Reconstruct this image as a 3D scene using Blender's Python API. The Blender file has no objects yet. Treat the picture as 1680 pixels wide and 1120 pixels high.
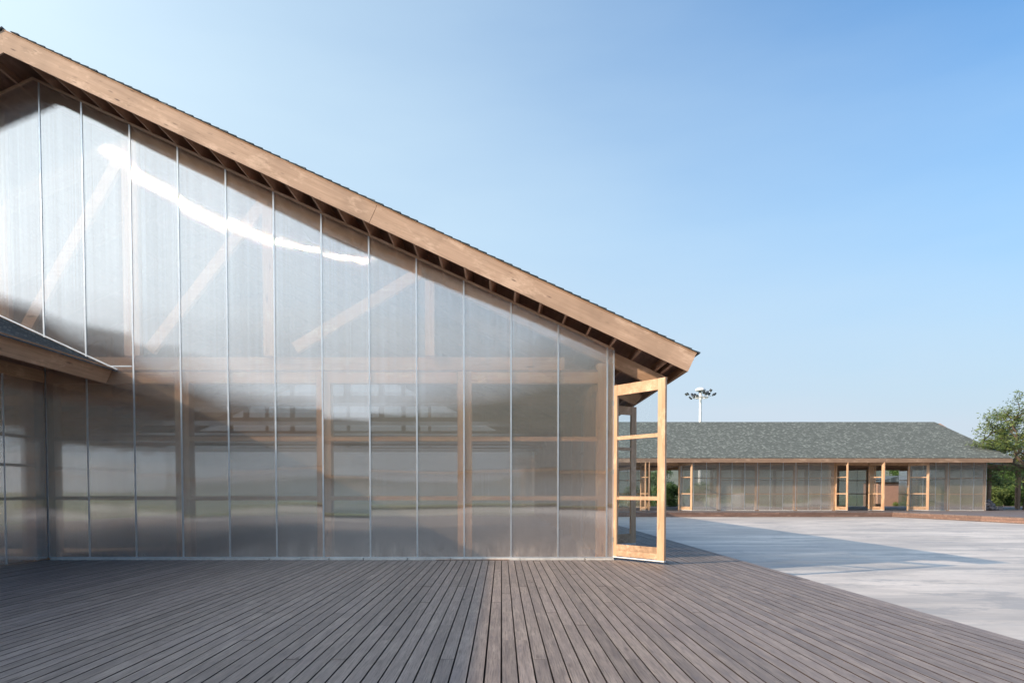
import bpy, bmesh, math, random
from mathutils import Vector, Matrix, noise
random.seed(7)
R = math.radians
S = bpy.context.scene
C = S.collection

# ------------------------------------------------------------ camera, sky, sun, exposure
cam = bpy.data.cameras.new('camera'); co = bpy.data.objects.new('camera', cam); C.objects.link(co)
cam.sensor_width = 36; cam.lens = 36 * 1150 / 1680
cam.shift_x = 17 / 1680; cam.shift_y = (845 - 560) / 1680
cam.clip_start = .05; cam.clip_end = 6000
co.location = (0, -14.95, 1.44); co.rotation_euler = (R(90 - 1.9), 0, 0)
S.camera = co
SUN = Vector((-.925, -.38, 0)).normalized(); EL = R(25.2)
SUN = Vector((SUN.x * math.cos(EL), SUN.y * math.cos(EL), math.sin(EL)))
w = bpy.data.worlds.new('World'); S.world = w; w.use_nodes = True
sky = w.node_tree.nodes.new('ShaderNodeTexSky'); sky.sky_type = 'NISHITA'; sky.sun_disc = False
sky.sun_elevation = EL; sky.sun_rotation = math.atan2(SUN.x, SUN.y)
sky.air_density = 1.6; sky.dust_density = 1.2; sky.ozone_density = 3.0; sky.altitude = 0
bg = w.node_tree.nodes['Background']; bg.inputs[1].default_value = .12
_t = w.node_tree
def _n(k, **kw):
    o = _t.nodes.new(k); [setattr(o, a, b) for a, b in kw.items()]; return o
def _m(op, a, b, clamp=False):
    o = _n('ShaderNodeMath', operation=op, use_clamp=clamp)
    for i, q in enumerate((a, b)):
        if isinstance(q, (int, float)): o.inputs[i].default_value = q
        else: _t.links.new(q, o.inputs[i])
    return o.outputs[0]
# summer haze: the sky pales towards the horizon and towards the sun's side
_tc = _n('ShaderNodeTexCoord'); _sx = _n('ShaderNodeSeparateXYZ'); _t.links.new(_tc.outputs['Generated'], _sx.inputs[0])
_zz = _m('MAXIMUM', _sx.outputs[2], 0.0)
_mp = _n('ShaderNodeMapping'); _t.links.new(_tc.outputs['Generated'], _mp.inputs[0]); _mp.inputs['Scale'].default_value = (1.2, 1.2, 5); _mp.inputs['Rotation'].default_value = (0, .5, 0)
_nz = _n('ShaderNodeTexNoise'); _t.links.new(_mp.outputs[0], _nz.inputs[0]); _nz.inputs['Scale'].default_value = 2.2; _nz.inputs['Detail'].default_value = 5
_h = _m('SUBTRACT', 1.12, _m('MULTIPLY', _m('MULTIPLY', _zz, 1.45), _m('ADD', .72, _m('MULTIPLY', _sx.outputs[0], 1.15))))
_h = _m('ADD', _h, _m('MULTIPLY', _m('SUBTRACT', _nz.outputs['Fac'], .5), .22))
_h = _m('MINIMUM', _m('MAXIMUM', _h, 0.0), .97)
_tint = _n('ShaderNodeMix', data_type='RGBA', blend_type='MULTIPLY'); _tint.inputs[0].default_value = 1
_t.links.new(sky.outputs[0], _tint.inputs[6]); _tint.inputs[7].default_value = (.11, .375, .62, 1)
_pal = _n('ShaderNodeMix', data_type='RGBA'); _t.links.new(_m('MULTIPLY', _zz, 3.0, True), _pal.inputs[0])
_pal.inputs[6].default_value = (1.93, 2.14, 2.44, 1); _pal.inputs[7].default_value = (2.0, 2.56, 3.0, 1)
_hz = _n('ShaderNodeMix', data_type='RGBA'); _t.links.new(_h, _hz.inputs[0]); _t.links.new(_tint.outputs[2], _hz.inputs[6]); _t.links.new(_pal.outputs[2], _hz.inputs[7])
_sd = _n('ShaderNodeVectorMath', operation='DOT_PRODUCT'); _t.links.new(_tc.outputs['Generated'], _sd.inputs[0]); _sd.inputs[1].default_value = SUN
_au = _m('MULTIPLY', _m('POWER', _m('MAXIMUM', _sd.outputs['Value'], 0.0), 3.0), 2.5)
_av = _n('ShaderNodeVectorMath', operation='SCALE'); _av.inputs[0].default_value = (2.62, 2.68, 2.66); _t.links.new(_au, _av.inputs['Scale'])
_ax = _n('ShaderNodeVectorMath', operation='ADD'); _t.links.new(_hz.outputs[2], _ax.inputs[0]); _t.links.new(_av.outputs[0], _ax.inputs[1])
_t.links.new(_ax.outputs[0], bg.inputs[0])
sl = bpy.data.lights.new('sun', 'SUN'); sl.energy = 2.0; sl.angle = R(.6); sl.color = (1, .78, .56)
so = bpy.data.objects.new('sun', sl); C.objects.link(so); so.rotation_euler = SUN.to_track_quat('Z', 'Y').to_euler()
S.view_settings.view_transform = 'Standard'; S.view_settings.look = 'None'; S.view_settings.exposure = 1.47; S.view_settings.gamma = 1
S.cycles.use_denoising = True; S.cycles.max_bounces = 10; S.cycles.transparent_max_bounces = 24
S.cycles.transmission_bounces = 10; S.cycles.sample_clamp_indirect = 6

# ------------------------------------------------------------ node helpers
class NT:
    def __init__(s, name):
        s.m = bpy.data.materials.new(name); s.m.use_nodes = True; s.t = s.m.node_tree; s.t.nodes.clear()
        s.out = s.n('ShaderNodeOutputMaterial')
    def n(s, k, **kw):
        o = s.t.nodes.new(k)
        for a, b in kw.items(): setattr(o, a, b)
        return o
    def l(s, a, b): s.t.links.new(a, b)
    def inp(s, sock, v):
        if hasattr(v, 'is_output') or isinstance(v, bpy.types.NodeSocket): s.l(v, sock)
        else: sock.default_value = v
    def math(s, op, a, b=0.0, clamp=False):
        o = s.n('ShaderNodeMath', operation=op, use_clamp=clamp); s.inp(o.inputs[0], a); s.inp(o.inputs[1], b); return o.outputs[0]
    def vm(s, op, a, b=None, scale=None):
        o = s.n('ShaderNodeVectorMath', operation=op); s.inp(o.inputs[0], a)
        if b is not None: s.inp(o.inputs[1], b)
        if scale is not None: s.inp(o.inputs['Scale'], scale)
        return o.outputs['Value'] if op == 'DOT_PRODUCT' else o.outputs[0]
    def noise(s, vec, scale=(1, 1, 1), sc=1.0, det=3, rough=.55, off=(0, 0, 0)):
        mp = s.n('ShaderNodeMapping'); s.l(vec, mp.inputs[0]); mp.inputs['Scale'].default_value = scale; s.inp(mp.inputs['Location'], off)
        o = s.n('ShaderNodeTexNoise'); s.l(mp.outputs[0], o.inputs['Vector']); o.inputs['Scale'].default_value = sc
        o.inputs['Detail'].default_value = det; o.inputs['Roughness'].default_value = rough
        return o.outputs['Fac']
    def ramp(s, f, stops):
        o = s.n('ShaderNodeValToRGB'); s.l(f, o.inputs[0]); e = o.color_ramp.elements
        while len(e) < len(stops): e.new(.5)
        for k, (p, c) in enumerate(stops):
            e[k].position = p; e[k].color = (c, c, c, 1) if isinstance(c, (int, float)) else (*c, 1)
        return o.outputs[0]
    def mix(s, f, a, b, kind='MIX'):
        o = s.n('ShaderNodeMix', data_type='RGBA', blend_type=kind); s.inp(o.inputs[0], f)
        s.inp(o.inputs[6], (*a, 1) if isinstance(a, tuple) else a); s.inp(o.inputs[7], (*b, 1) if isinstance(b, tuple) else b)
        return o.outputs[2]
    def bsdf(s, col, rough=.6, bump=None, bs=.3, bd=.01, spec=.5, metal=0):
        p = s.n('ShaderNodeBsdfPrincipled'); s.inp(p.inputs['Base Color'], (*col, 1) if isinstance(col, tuple) else col)
        s.inp(p.inputs['Roughness'], rough); p.inputs['Specular IOR Level'].default_value = spec; p.inputs['Metallic'].default_value = metal
        if bump is not None:
            b = s.n('ShaderNodeBump'); b.inputs['Strength'].default_value = bs; b.inputs['Distance'].default_value = bd
            s.l(bump, b.inputs['Height']); s.l(b.outputs[0], p.inputs['Normal'])
        return p.outputs[0]
    def end(s, sh): s.l(sh, s.out.inputs[0]); return s.m

def pos(t):
    return t.n('ShaderNodeNewGeometry').outputs['Position']

def wood(name, light, dark, axis='x', slope=0.0, knots=.6, rough=.62, stain=.35, ks=.75):
    t = NT(name); g = t.n('ShaderNodeNewGeometry'); p = g.outputs['Position']
    if slope:
        vr = t.n('ShaderNodeVectorRotate', rotation_type='Y_AXIS'); t.l(p, vr.inputs['Vector']); vr.inputs['Angle'].default_value = slope; p = vr.outputs[0]
    rnd = g.outputs['Random Per Island']
    oi = t.n('ShaderNodeObjectInfo').outputs['Random']
    rr = t.math('ADD', t.math('MULTIPLY', rnd, 37.0), t.math('MULTIPLY', oi, 91.0))
    cx = t.n('ShaderNodeCombineXYZ'); [t.l(rr, cx.inputs[k]) for k in range(3)]
    p2 = t.vm('ADD', p, cx.outputs[0])
    sc = {'x': (.6, 14, 14), 'y': (14, .6, 14), 'z': (14, 14, .6)}[axis]
    sf = {'x': (2.0, 90, 90), 'y': (90, 2.0, 90), 'z': (90, 90, 2.0)}[axis]
    sk = {'x': (1.6, 7, 7), 'y': (7, 1.6, 7), 'z': (7, 7, 1.6)}[axis]
    a = t.noise(p2, sc, 1, 4, .6); f = t.noise(p2, sf, 1, 2, .5); b = t.noise(p2, (.9, .9, .9), 1, 3, .6)
    c = t.mix(t.ramp(a, [(.3, 0.), (.7, 1.)]), dark, light)
    c = t.mix(t.math('MULTIPLY', t.ramp(f, [(.45, 0.), (.62, 1.)]), .22), c, tuple(x * .55 for x in dark))
    c = t.mix(t.math('MULTIPLY', t.ramp(b, [(.45, 0.), (.75, 1.)]), stain), c, tuple(x * .62 for x in dark))
    w1 = t.noise(p2, tuple(q * .35 + .8 for q in sk), 1, 5, .7, (8, 3, 5)); w2 = t.noise(p2, tuple(q * 1.6 for q in sk), 1, 4, .75, (1, 7, 2))
    c = t.mix(t.math('MULTIPLY', t.ramp(w1, [(.54, 0.), (.64, 1.)]), .5), c, tuple(min(.8, x * 1.25 + .05) for x in light))
    c = t.mix(t.math('MULTIPLY', t.ramp(w2, [(.60, 0.), (.70, 1.)]), .55), c, tuple(x * .5 for x in dark))
    mp = t.n('ShaderNodeMapping'); t.l(p2, mp.inputs[0]); mp.inputs['Scale'].default_value = sk
    v = t.n('ShaderNodeTexVoronoi'); t.l(mp.outputs[0], v.inputs[0]); v.inputs['Scale'].default_value = ks
    k = t.ramp(v.outputs['Distance'], [(.06, 1.), (.17, 0.)])
    k = t.math('MULTIPLY', k, t.ramp(t.noise(p2, (1.5, 1.5, 1.5), 1, 1, .5, (3, 1, 2)), [(.45, 0.), (.55, 1.)]))
    c = t.mix(t.math('MULTIPLY', k, knots), c, (.09, .045, .03))
    v2 = t.math('ADD', .83, t.math('MULTIPLY', rnd, .34))
    c = t.vm('SCALE', c, scale=v2)
    return t.end(t.bsdf(c, rough, f, .25, .004))

PINE_L, PINE_D = (.56, .36, .21), (.44, .255, .14)
M = {}
for ax in 'xyz': M['pine_' + ax] = wood('pine_' + ax, PINE_L, PINE_D, ax)
M['fascia'] = wood('fascia_pine', (.62, .42, .29), (.50, .325, .215), 'x', -math.atan(.461), .9, .6, .75, 1.3)
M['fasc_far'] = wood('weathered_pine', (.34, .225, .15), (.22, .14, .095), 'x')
M['slope'] = wood('rafter_pine', (.58, .38, .25), (.46, .28, .17), 'x', -math.atan(.461))
for ax in 'xyz': M['door_' + ax] = wood('door_pine_' + ax, (.60, .395, .255), (.43, .26, .15), ax, 0, .85, .5, .5)
M['door_stained'] = wood('door_pine_stained', (.60, .40, .26), (.36, .22, .13), 'x', 0, .9, .6, 1.35)
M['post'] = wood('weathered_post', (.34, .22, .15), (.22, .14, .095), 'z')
M['frame_x'] = wood('frame_pine_x', (.74, .46, .27), (.60, .34, .19), 'x')
M['frame_z'] = wood('frame_pine_z', (.74, .46, .27), (.60, .34, .19), 'z')
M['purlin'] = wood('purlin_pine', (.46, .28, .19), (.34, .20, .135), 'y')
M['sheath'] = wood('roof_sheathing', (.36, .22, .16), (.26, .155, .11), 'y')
M['step'] = wood('step_board', (.25, .155, .115), (.16, .095, .075), 'x', 0, .4, .7, .5)

PITCH = .1335
def mat_deck():
    t = NT('deck_boards'); g = t.n('ShaderNodeNewGeometry'); p = g.outputs['Position']; rnd = g.outputs['Random Per Island']
    cx = t.n('ShaderNodeCombineXYZ'); [t.l(t.math('MULTIPLY', rnd, 53.0), cx.inputs[k]) for k in range(3)]
    p2 = t.vm('ADD', p, cx.outputs[0])
    a = t.noise(p2, (26, 1.0, 26), 1, 5, .65); f = t.noise(p2, (120, 3, 120), 1, 3, .6)
    big = t.noise(p, (.55, .35, 1), 1, 4, .6); blot = t.noise(p2, (9, 2.2, 9), 1, 4, .7)
    c = t.mix(t.ramp(a, [(.3, 0.), (.72, 1.)]), (.135, .108, .10), (.275, .235, .215))
    c = t.mix(t.math('MULTIPLY', t.ramp(blot, [(.5, 0.), (.68, 1.)]), .38), c, (.38, .325, .28))
    c = t.mix(t.math('MULTIPLY', t.ramp(blot, [(.30, 1.), (.42, 0.)]), .5), c, (.095, .085, .10))
    c = t.mix(t.math('MULTIPLY', t.ramp(f, [(.5, 0.), (.62, 1.)]), .6), c, (.07, .056, .05))
    c = t.mix(t.math('MULTIPLY', t.ramp(big, [(.4, 0.), (.65, 1.)]), .2), c, (.2, .17, .18))
    mp = t.n('ShaderNodeMapping'); t.l(p2, mp.inputs[0]); mp.inputs['Scale'].default_value = (8, 1.6, 8)
    v = t.n('ShaderNodeTexVoronoi'); t.l(mp.outputs[0], v.inputs[0]); v.inputs['Scale'].default_value = .6
    c = t.mix(t.math('MULTIPLY', t.ramp(v.outputs['Distance'], [(.04, 1.), (.12, 0.)]), .75), c, (.05, .035, .03))
    sx = t.n('ShaderNodeSeparateXYZ'); t.l(p, sx.inputs[0])
    fy = t.math('ABSOLUTE', t.math('MULTIPLY', t.math('SUBTRACT', t.math('FRACT', t.math('DIVIDE', sx.outputs[1], .78)), .5), .78))
    fx = t.math('MULTIPLY', t.math('ABSOLUTE', t.math('SUBTRACT', t.math('ABSOLUTE', t.math('SUBTRACT', t.math('FRACT', t.math('DIVIDE', t.math('SUBTRACT', 5.07, sx.outputs[0]), PITCH)), .5)), .29)), PITCH)
    rr = t.math('POWER', t.math('ADD', t.math('MULTIPLY', fy, fy), t.math('MULTIPLY', fx, fx)), .5)
    c = t.mix(t.math('MULTIPLY', t.ramp(rr, [(.0045, 1.), (.0065, 0.)]), .8), c, (.04, .035, .03))
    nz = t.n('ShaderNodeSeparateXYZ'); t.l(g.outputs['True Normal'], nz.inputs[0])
    c = t.mix(t.math('LESS_THAN', nz.outputs[2], .5), c, (.05, .036, .03))  # board sides coloured dark so the gaps read as shaded
    v2 = t.math('ADD', .83, t.math('MULTIPLY', rnd, .34))
    c = t.vm('MULTIPLY', t.vm('SCALE', c, scale=v2), (1.02, .99, .94))
    r = t.math('ADD', .40, t.math('MULTIPLY', a, .32))
    return t.end(t.bsdf(c, r, f, .45, .006, .5))
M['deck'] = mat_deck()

def mat_concrete():
    t = NT('court_concrete'); p = pos(t)
    a = t.noise(p, (.16, .30, 1), 1, 6, .62); b = t.noise(p, (.5, 1.1, 1), 1, 5, .65, (7, 3, 0)); f = t.noise(p, (6, 9, 6), 1, 6, .7)
    c = t.mix(t.ramp(a, [(.35, 0.), (.62, 1.)]), (.43, .385, .34), (.68, .61, .54))
    c = t.mix(t.math('MULTIPLY', t.ramp(b, [(.50, 0.), (.68, 1.)]), .7), c, (.36, .335, .315))
    d = t.noise(p, (.05, .75, 1), 1, 5, .7, (2, 9, 0)); e = t.noise(p, (.5, .9, 1), 1, 6, .75, (4, 4, 0))
    c = t.mix(t.math('MULTIPLY', t.ramp(d, [(.48, 0.), (.60, 1.)]), .6), c, (.34, .315, .295))
    c = t.mix(t.math('MULTIPLY', t.ramp(e, [(.53, 0.), (.60, 1.)]), .7), c, (.29, .275, .265))
    c = t.mix(t.math('MULTIPLY', t.ramp(f, [(.45, 0.), (.7, 1.)]), .35), c, (.36, .34, .32))
    return t.end(t.bsdf(c, t.math('ADD', .34, t.math('MULTIPLY', b, .4)), f, .15, .004, .8))
M['concrete'] = mat_concrete()

def mat_grass():
    t = NT('grass_ground'); p = pos(t)
    a = t.noise(p, (.3, .3, 1), 1, 5, .6); f = t.noise(p, (9, 9, 9), 1, 4, .7)
    c = t.mix(a, (.07, .085, .04), (.15, .155, .08)); c = t.mix(t.ramp(f, [(.4, 0.), (.7, 1.)]), c, (.07, .12, .03))
    return t.end(t.bsdf(c, .9, f, .8, .05, .2))
M['grass'] = mat_grass()

def mat_shingle(name, c0, c1, light):
    t = NT(name); p = pos(t)
    # asphalt shingle tabs: rows up the slope, staggered tabs, pale ragged dashes
    sx = t.n('ShaderNodeSeparateXYZ'); t.l(p, sx.inputs[0])
    cb = t.n('ShaderNodeCombineXYZ'); t.l(sx.outputs[0], cb.inputs[0]); t.l(t.math('MULTIPLY', sx.outputs[1], 1.1), cb.inputs[1])
    br = t.n('ShaderNodeTexBrick'); t.l(cb.outputs[0], br.inputs['Vector']); br.offset = .37; br.offset_frequency = 2
    br.inputs['Color1'].default_value = (0, 0, 0, 1); br.inputs['Color2'].default_value = (1, 1, 1, 1); br.inputs['Mortar'].default_value = (.0, .0, .0, 1)
    br.inputs['Scale'].default_value = 1; br.inputs['Brick Width'].default_value = .19; br.inputs['Row Height'].default_value = .125
    br.inputs['Mortar Size'].default_value = .012; br.inputs['Bias'].default_value = 0
    n1 = t.noise(p, (5, 8, 5), 1, 4, .7); n2 = t.noise(p, (25, 40, 25), 1, 3, .7); n3 = t.noise(p, (.25, .25, .25), 1, 3, .5)
    c = t.mix(br.outputs['Color'], c0, c1)
    k = t.math('MULTIPLY', t.ramp(br.outputs['Color'], [(.62, 0.), (.9, 1.)]), t.ramp(n1, [(.42, 0.), (.58, 1.)]))
    c = t.mix(t.math('MULTIPLY', k, .85), c, light)
    c = t.mix(t.math('MULTIPLY', t.ramp(n2, [(.4, 0.), (.65, 1.)]), .35), c, tuple(x * .45 for x in c0))
    c = t.mix(t.math('MULTIPLY', n3, .35), c, tuple(x * .8 for x in c1))
    return t.end(t.bsdf(c, .85, br.outputs['Color'], .5, .012, .25))
M['shingle'] = mat_shingle('green_grey_shingles', (.090, .102, .094), (.160, .176, .160), (.41, .45, .405))
M['shingle_dark'] = mat_shingle('dark_shingles', (.05, .065, .075), (.12, .145, .155), (.22, .26, .27))

def mat_poly(name, fac0, dif, wav):
    # fluted multiwall sheet: vertical flutes scatter sideways only, both in reflection and through the sheet
    t = NT(name); g = t.n('ShaderNodeNewGeometry'); p = g.outputs['Position']; N = g.outputs['Normal']
    T = t.vm('CROSS_PRODUCT', N, (0, 0, 1)); u = t.vm('DOT_PRODUCT', p, T)
    oi = t.n('ShaderNodeObjectInfo').outputs['Random']
    def hashw(k, seed):
        wn = t.n('ShaderNodeTexWhiteNoise', noise_dimensions='1D'); t.l(t.math('ADD', t.math('MULTIPLY', u, k), seed), wn.inputs['W']); return t.math('SUBTRACT', wn.outputs['Value'], .5)
    fl = hashw(1013.0, .3)
    fl3 = t.math('MULTIPLY', t.math('MULTIPLY', fl, fl), t.math('MULTIPLY', fl, 4.0))     # heavy-tailed side tilt
    sx = t.n('ShaderNodeSeparateXYZ'); t.l(p, sx.inputs[0])
    z = sx.outputs[2]
    wave = t.math('SUBTRACT', t.noise(p, (.9, .9, .12), 1, 0, .4), .5)
    wav2 = t.math('SUBTRACT', t.noise(p, (.35, .35, .8), 1, 0, .4, (5, 2, 9)), .5)
    tz = t.math('ADD', t.math('MULTIPLY', wav2, wav), t.math('MULTIPLY', t.math('SUBTRACT', oi, .5), .014))
    streak_tilt = t.math('ADD', .052, t.math('MULTIPLY', t.math('ADD', t.math('MINIMUM', t.math('MAXIMUM', sx.outputs[0], -9.5), -1.5), 7.3), .0135))
    up = t.math('MULTIPLY', t.math('MULTIPLY', t.math('SUBTRACT', z, 5.0), .6, True), streak_tilt)   # shading normals tilted to place the sun streak, more so towards the eave
    tz = t.math('ADD', tz, up)
    tx = t.math('ADD', t.math('MULTIPLY', fl, .10), t.math('MULTIPLY', wave, .05))
    def nrm(txx):
        v = t.vm('ADD', N, t.vm('SCALE', T, scale=txx)); v = t.vm('ADD', v, t.vm('SCALE', (0, 0, 1), scale=tz)); return t.vm('NORMALIZE', v)
    n_main = nrm(tx); n_tail = nrm(t.math('ADD', tx, t.math('MULTIPLY', fl, .92)))
    def gl(n, c, r):
        o = t.n('ShaderNodeBsdfGlossy'); o.inputs['Color'].default_value = (*c, 1); o.inputs['Roughness'].default_value = r; t.l(n, o.inputs['Normal']); return o.outputs[0]
    def ms(f, a, b):
        o = t.n('ShaderNodeMixShader'); t.inp(o.inputs[0], f); t.l(a, o.inputs[1]); t.l(b, o.inputs[2]); return o.outputs[0]
    refl = ms(.16, gl(n_main, (.95, .95, .95), .02), gl(n_tail, (.95, .95, .95), .02))
    tr = t.n('ShaderNodeBsdfTransparent'); tr.inputs[0].default_value = (.90, .90, .90, 1)
    rf = t.n('ShaderNodeBsdfRefraction'); rf.inputs['IOR'].default_value = 1.14; rf.inputs['Roughness'].default_value = .05; rf.inputs['Color'].default_value = (.93, .93, .93, 1)
    t.l(nrm(t.math('ADD', tx, t.math('MULTIPLY', fl, .5))), rf.inputs['Normal'])
    df = t.n('ShaderNodeBsdfDiffuse'); df.inputs[0].default_value = (.68, .59, .51, 1)
    tl = t.n('ShaderNodeBsdfTranslucent'); tl.inputs[0].default_value = (.75, .70, .65, 1)
    st = t.noise(p, (34, 34, .10), 1, 3, .7); st2 = t.noise(p, (9, 9, .2), 1, 3, .6); dirt = t.noise(p, (1.2, 1.2, 2.0), 1, 5, .65)
    body = ms(.42, tr.outputs[0], rf.outputs[0])
    body = ms(.12, body, tl.outputs[0])
    body = ms(t.math('ADD', t.math('ADD', dif, t.math('MULTIPLY', dirt, .16 if dif < .2 else .05)), t.math('MULTIPLY', t.math('MULTIPLY', t.math('SUBTRACT', .5, z), .9 if dif < .2 else .2, True), t.ramp(t.noise(p, (5, 5, 2.5), 1, 5, .7), [(.4, 0.), (.65, 1.)]))), body, df.outputs[0])
    fac = t.math('ADD', fac0, t.math('ADD', t.math('MULTIPLY', st, .28), t.math('MULTIPLY', st2, .10)))
    tr2 = t.n('ShaderNodeBsdfTransparent'); tr2.inputs[0].default_value = (.98, .98, .98, 1)
    return t.end(ms(g.outputs['Backfacing'], ms(fac, body, refl), tr2.outputs[0]))
M['poly'] = mat_poly('fluted_polycarbonate', .23, .09, .012)
M['poly_far'] = mat_poly('weathered_polycarbonate', .03, .24, .010)

def simple(name, col, rough=.5, metal=0, var=.15, sc=8, spec=.5):
    t = NT(name); p = pos(t); n = t.noise(p, (1, 1, 1), sc, 4, .6)
    c = t.mix(n, tuple(x * (1 - var) for x in col), tuple(min(1, x * (1 + var)) for x in col))
    return t.end(t.bsdf(c, t.math('ADD', rough - .08, t.math('MULTIPLY', n, .16)), None, spec=spec, metal=metal))
M['alu'] = simple('aluminium', (.66, .69, .72), .32, .75)
M['kerb'] = simple('kerb_mortar', (.62, .60, .56), .8, 0, .45, 5)
M['white'] = simple('white_paint', (.80, .80, .79), .45, 0, .04)
M['dark'] = simple('dark_metal', (.05, .055, .06), .5, .3)
M['lens'] = simple('lamp_glass', (.16, .19, .22), .2, .1)
M['steel'] = simple('door_bolt_steel', (.35, .35, .34), .4, .8)
M['rust'] = simple('rusty_plate', (.30, .15, .08), .7)
M['black'] = simple('black_felt', (.02, .022, .025), .8)
M['floor'] = simple('interior_floor', (.20, .17, .155), .55, 0, .25, 3)
M['rock'] = simple('dark_stone', (.13, .125, .14), .8, 0, .5, 6)
M['deck_shade'] = simple('under_deck_shade', (.04, .034, .03), .9)  # near black: the shade below the boards put into the colour
M['hillm'] = simple('hazed_hill_scrub', (.13, .145, .12), .95, 0, .35, .05, .1)  # distance haze put into the colour, greyer and lighter
def mat_glass():
    t = NT('clear_glass'); fr = t.n('ShaderNodeLayerWeight'); fr.inputs[0].default_value = .25; bf = t.n('ShaderNodeNewGeometry').outputs['Backfacing']
    tr = t.n('ShaderNodeBsdfTransparent'); tr.inputs[0].default_value = (.965, .98, .98, 1)
    g = t.n('ShaderNodeBsdfGlossy'); g.inputs['Roughness'].default_value = .02
    m = t.n('ShaderNodeMixShader'); t.l(t.math('MULTIPLY', t.math('ADD', t.math('MULTIPLY', fr.outputs['Fresnel'], .7), .03), t.math('SUBTRACT', 1.0, bf)), m.inputs[0]); t.l(tr.outputs[0], m.inputs[1]); t.l(g.outputs[0], m.inputs[2])
    return t.end(m.outputs[0])
M['glass'] = mat_glass()
def mat_brick():
    t = NT('red_brick'); p = pos(t); sx = t.n('ShaderNodeSeparateXYZ'); t.l(p, sx.inputs[0])
    cb = t.n('ShaderNodeCombineXYZ'); t.l(sx.outputs[0], cb.inputs[0]); t.l(sx.outputs[2], cb.inputs[1])
    b = t.n('ShaderNodeTexBrick'); t.l(cb.outputs[0], b.inputs[0]); b.inputs['Color1'].default_value = (.42, .20, .13, 1); b.inputs['Color2'].default_value = (.32, .15, .10, 1)
    b.inputs['Mortar'].default_value = (.45, .42, .38, 1); b.inputs['Scale'].default_value = 2.2
    return t.end(t.bsdf(b.outputs[0], .85))
M['brick'] = mat_brick()
def mat_leaf(name, a, b):
    t = NT(name); g = t.n('ShaderNodeNewGeometry'); r = g.outputs['Random Per Island']
    n = t.noise(g.outputs['Position'], (.7, .7, .7), 1, 2, .5)
    c = t.mix(t.math('MULTIPLY', t.math('ADD', r, n), .55), a, b)
    d = t.bsdf(c, .55, spec=.35); tl = t.n('ShaderNodeBsdfTranslucent'); t.l(c, tl.inputs[0])
    m = t.n('ShaderNodeMixShader'); m.inputs[0].default_value = .3; t.l(d, m.inputs[1]); t.l(tl.outputs[0], m.inputs[2])
    return t.end(m.outputs[0])
M['leaf_a'] = mat_leaf('leaf_olive', (.055, .10, .03), (.24, .29, .08))
M['leaf_b'] = mat_leaf('leaf_green', (.03, .07, .02), (.13, .21, .05))
M['leaf_c'] = mat_leaf('leaf_dark', (.02, .05, .025), (.07, .13, .05))
M['leaf_d'] = mat_leaf('leaf_pale', (.07, .12, .06), (.18, .26, .12))
M['bark'] = simple('bark', (.10, .075, .055), .9, 0, .35, 5)

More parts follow.
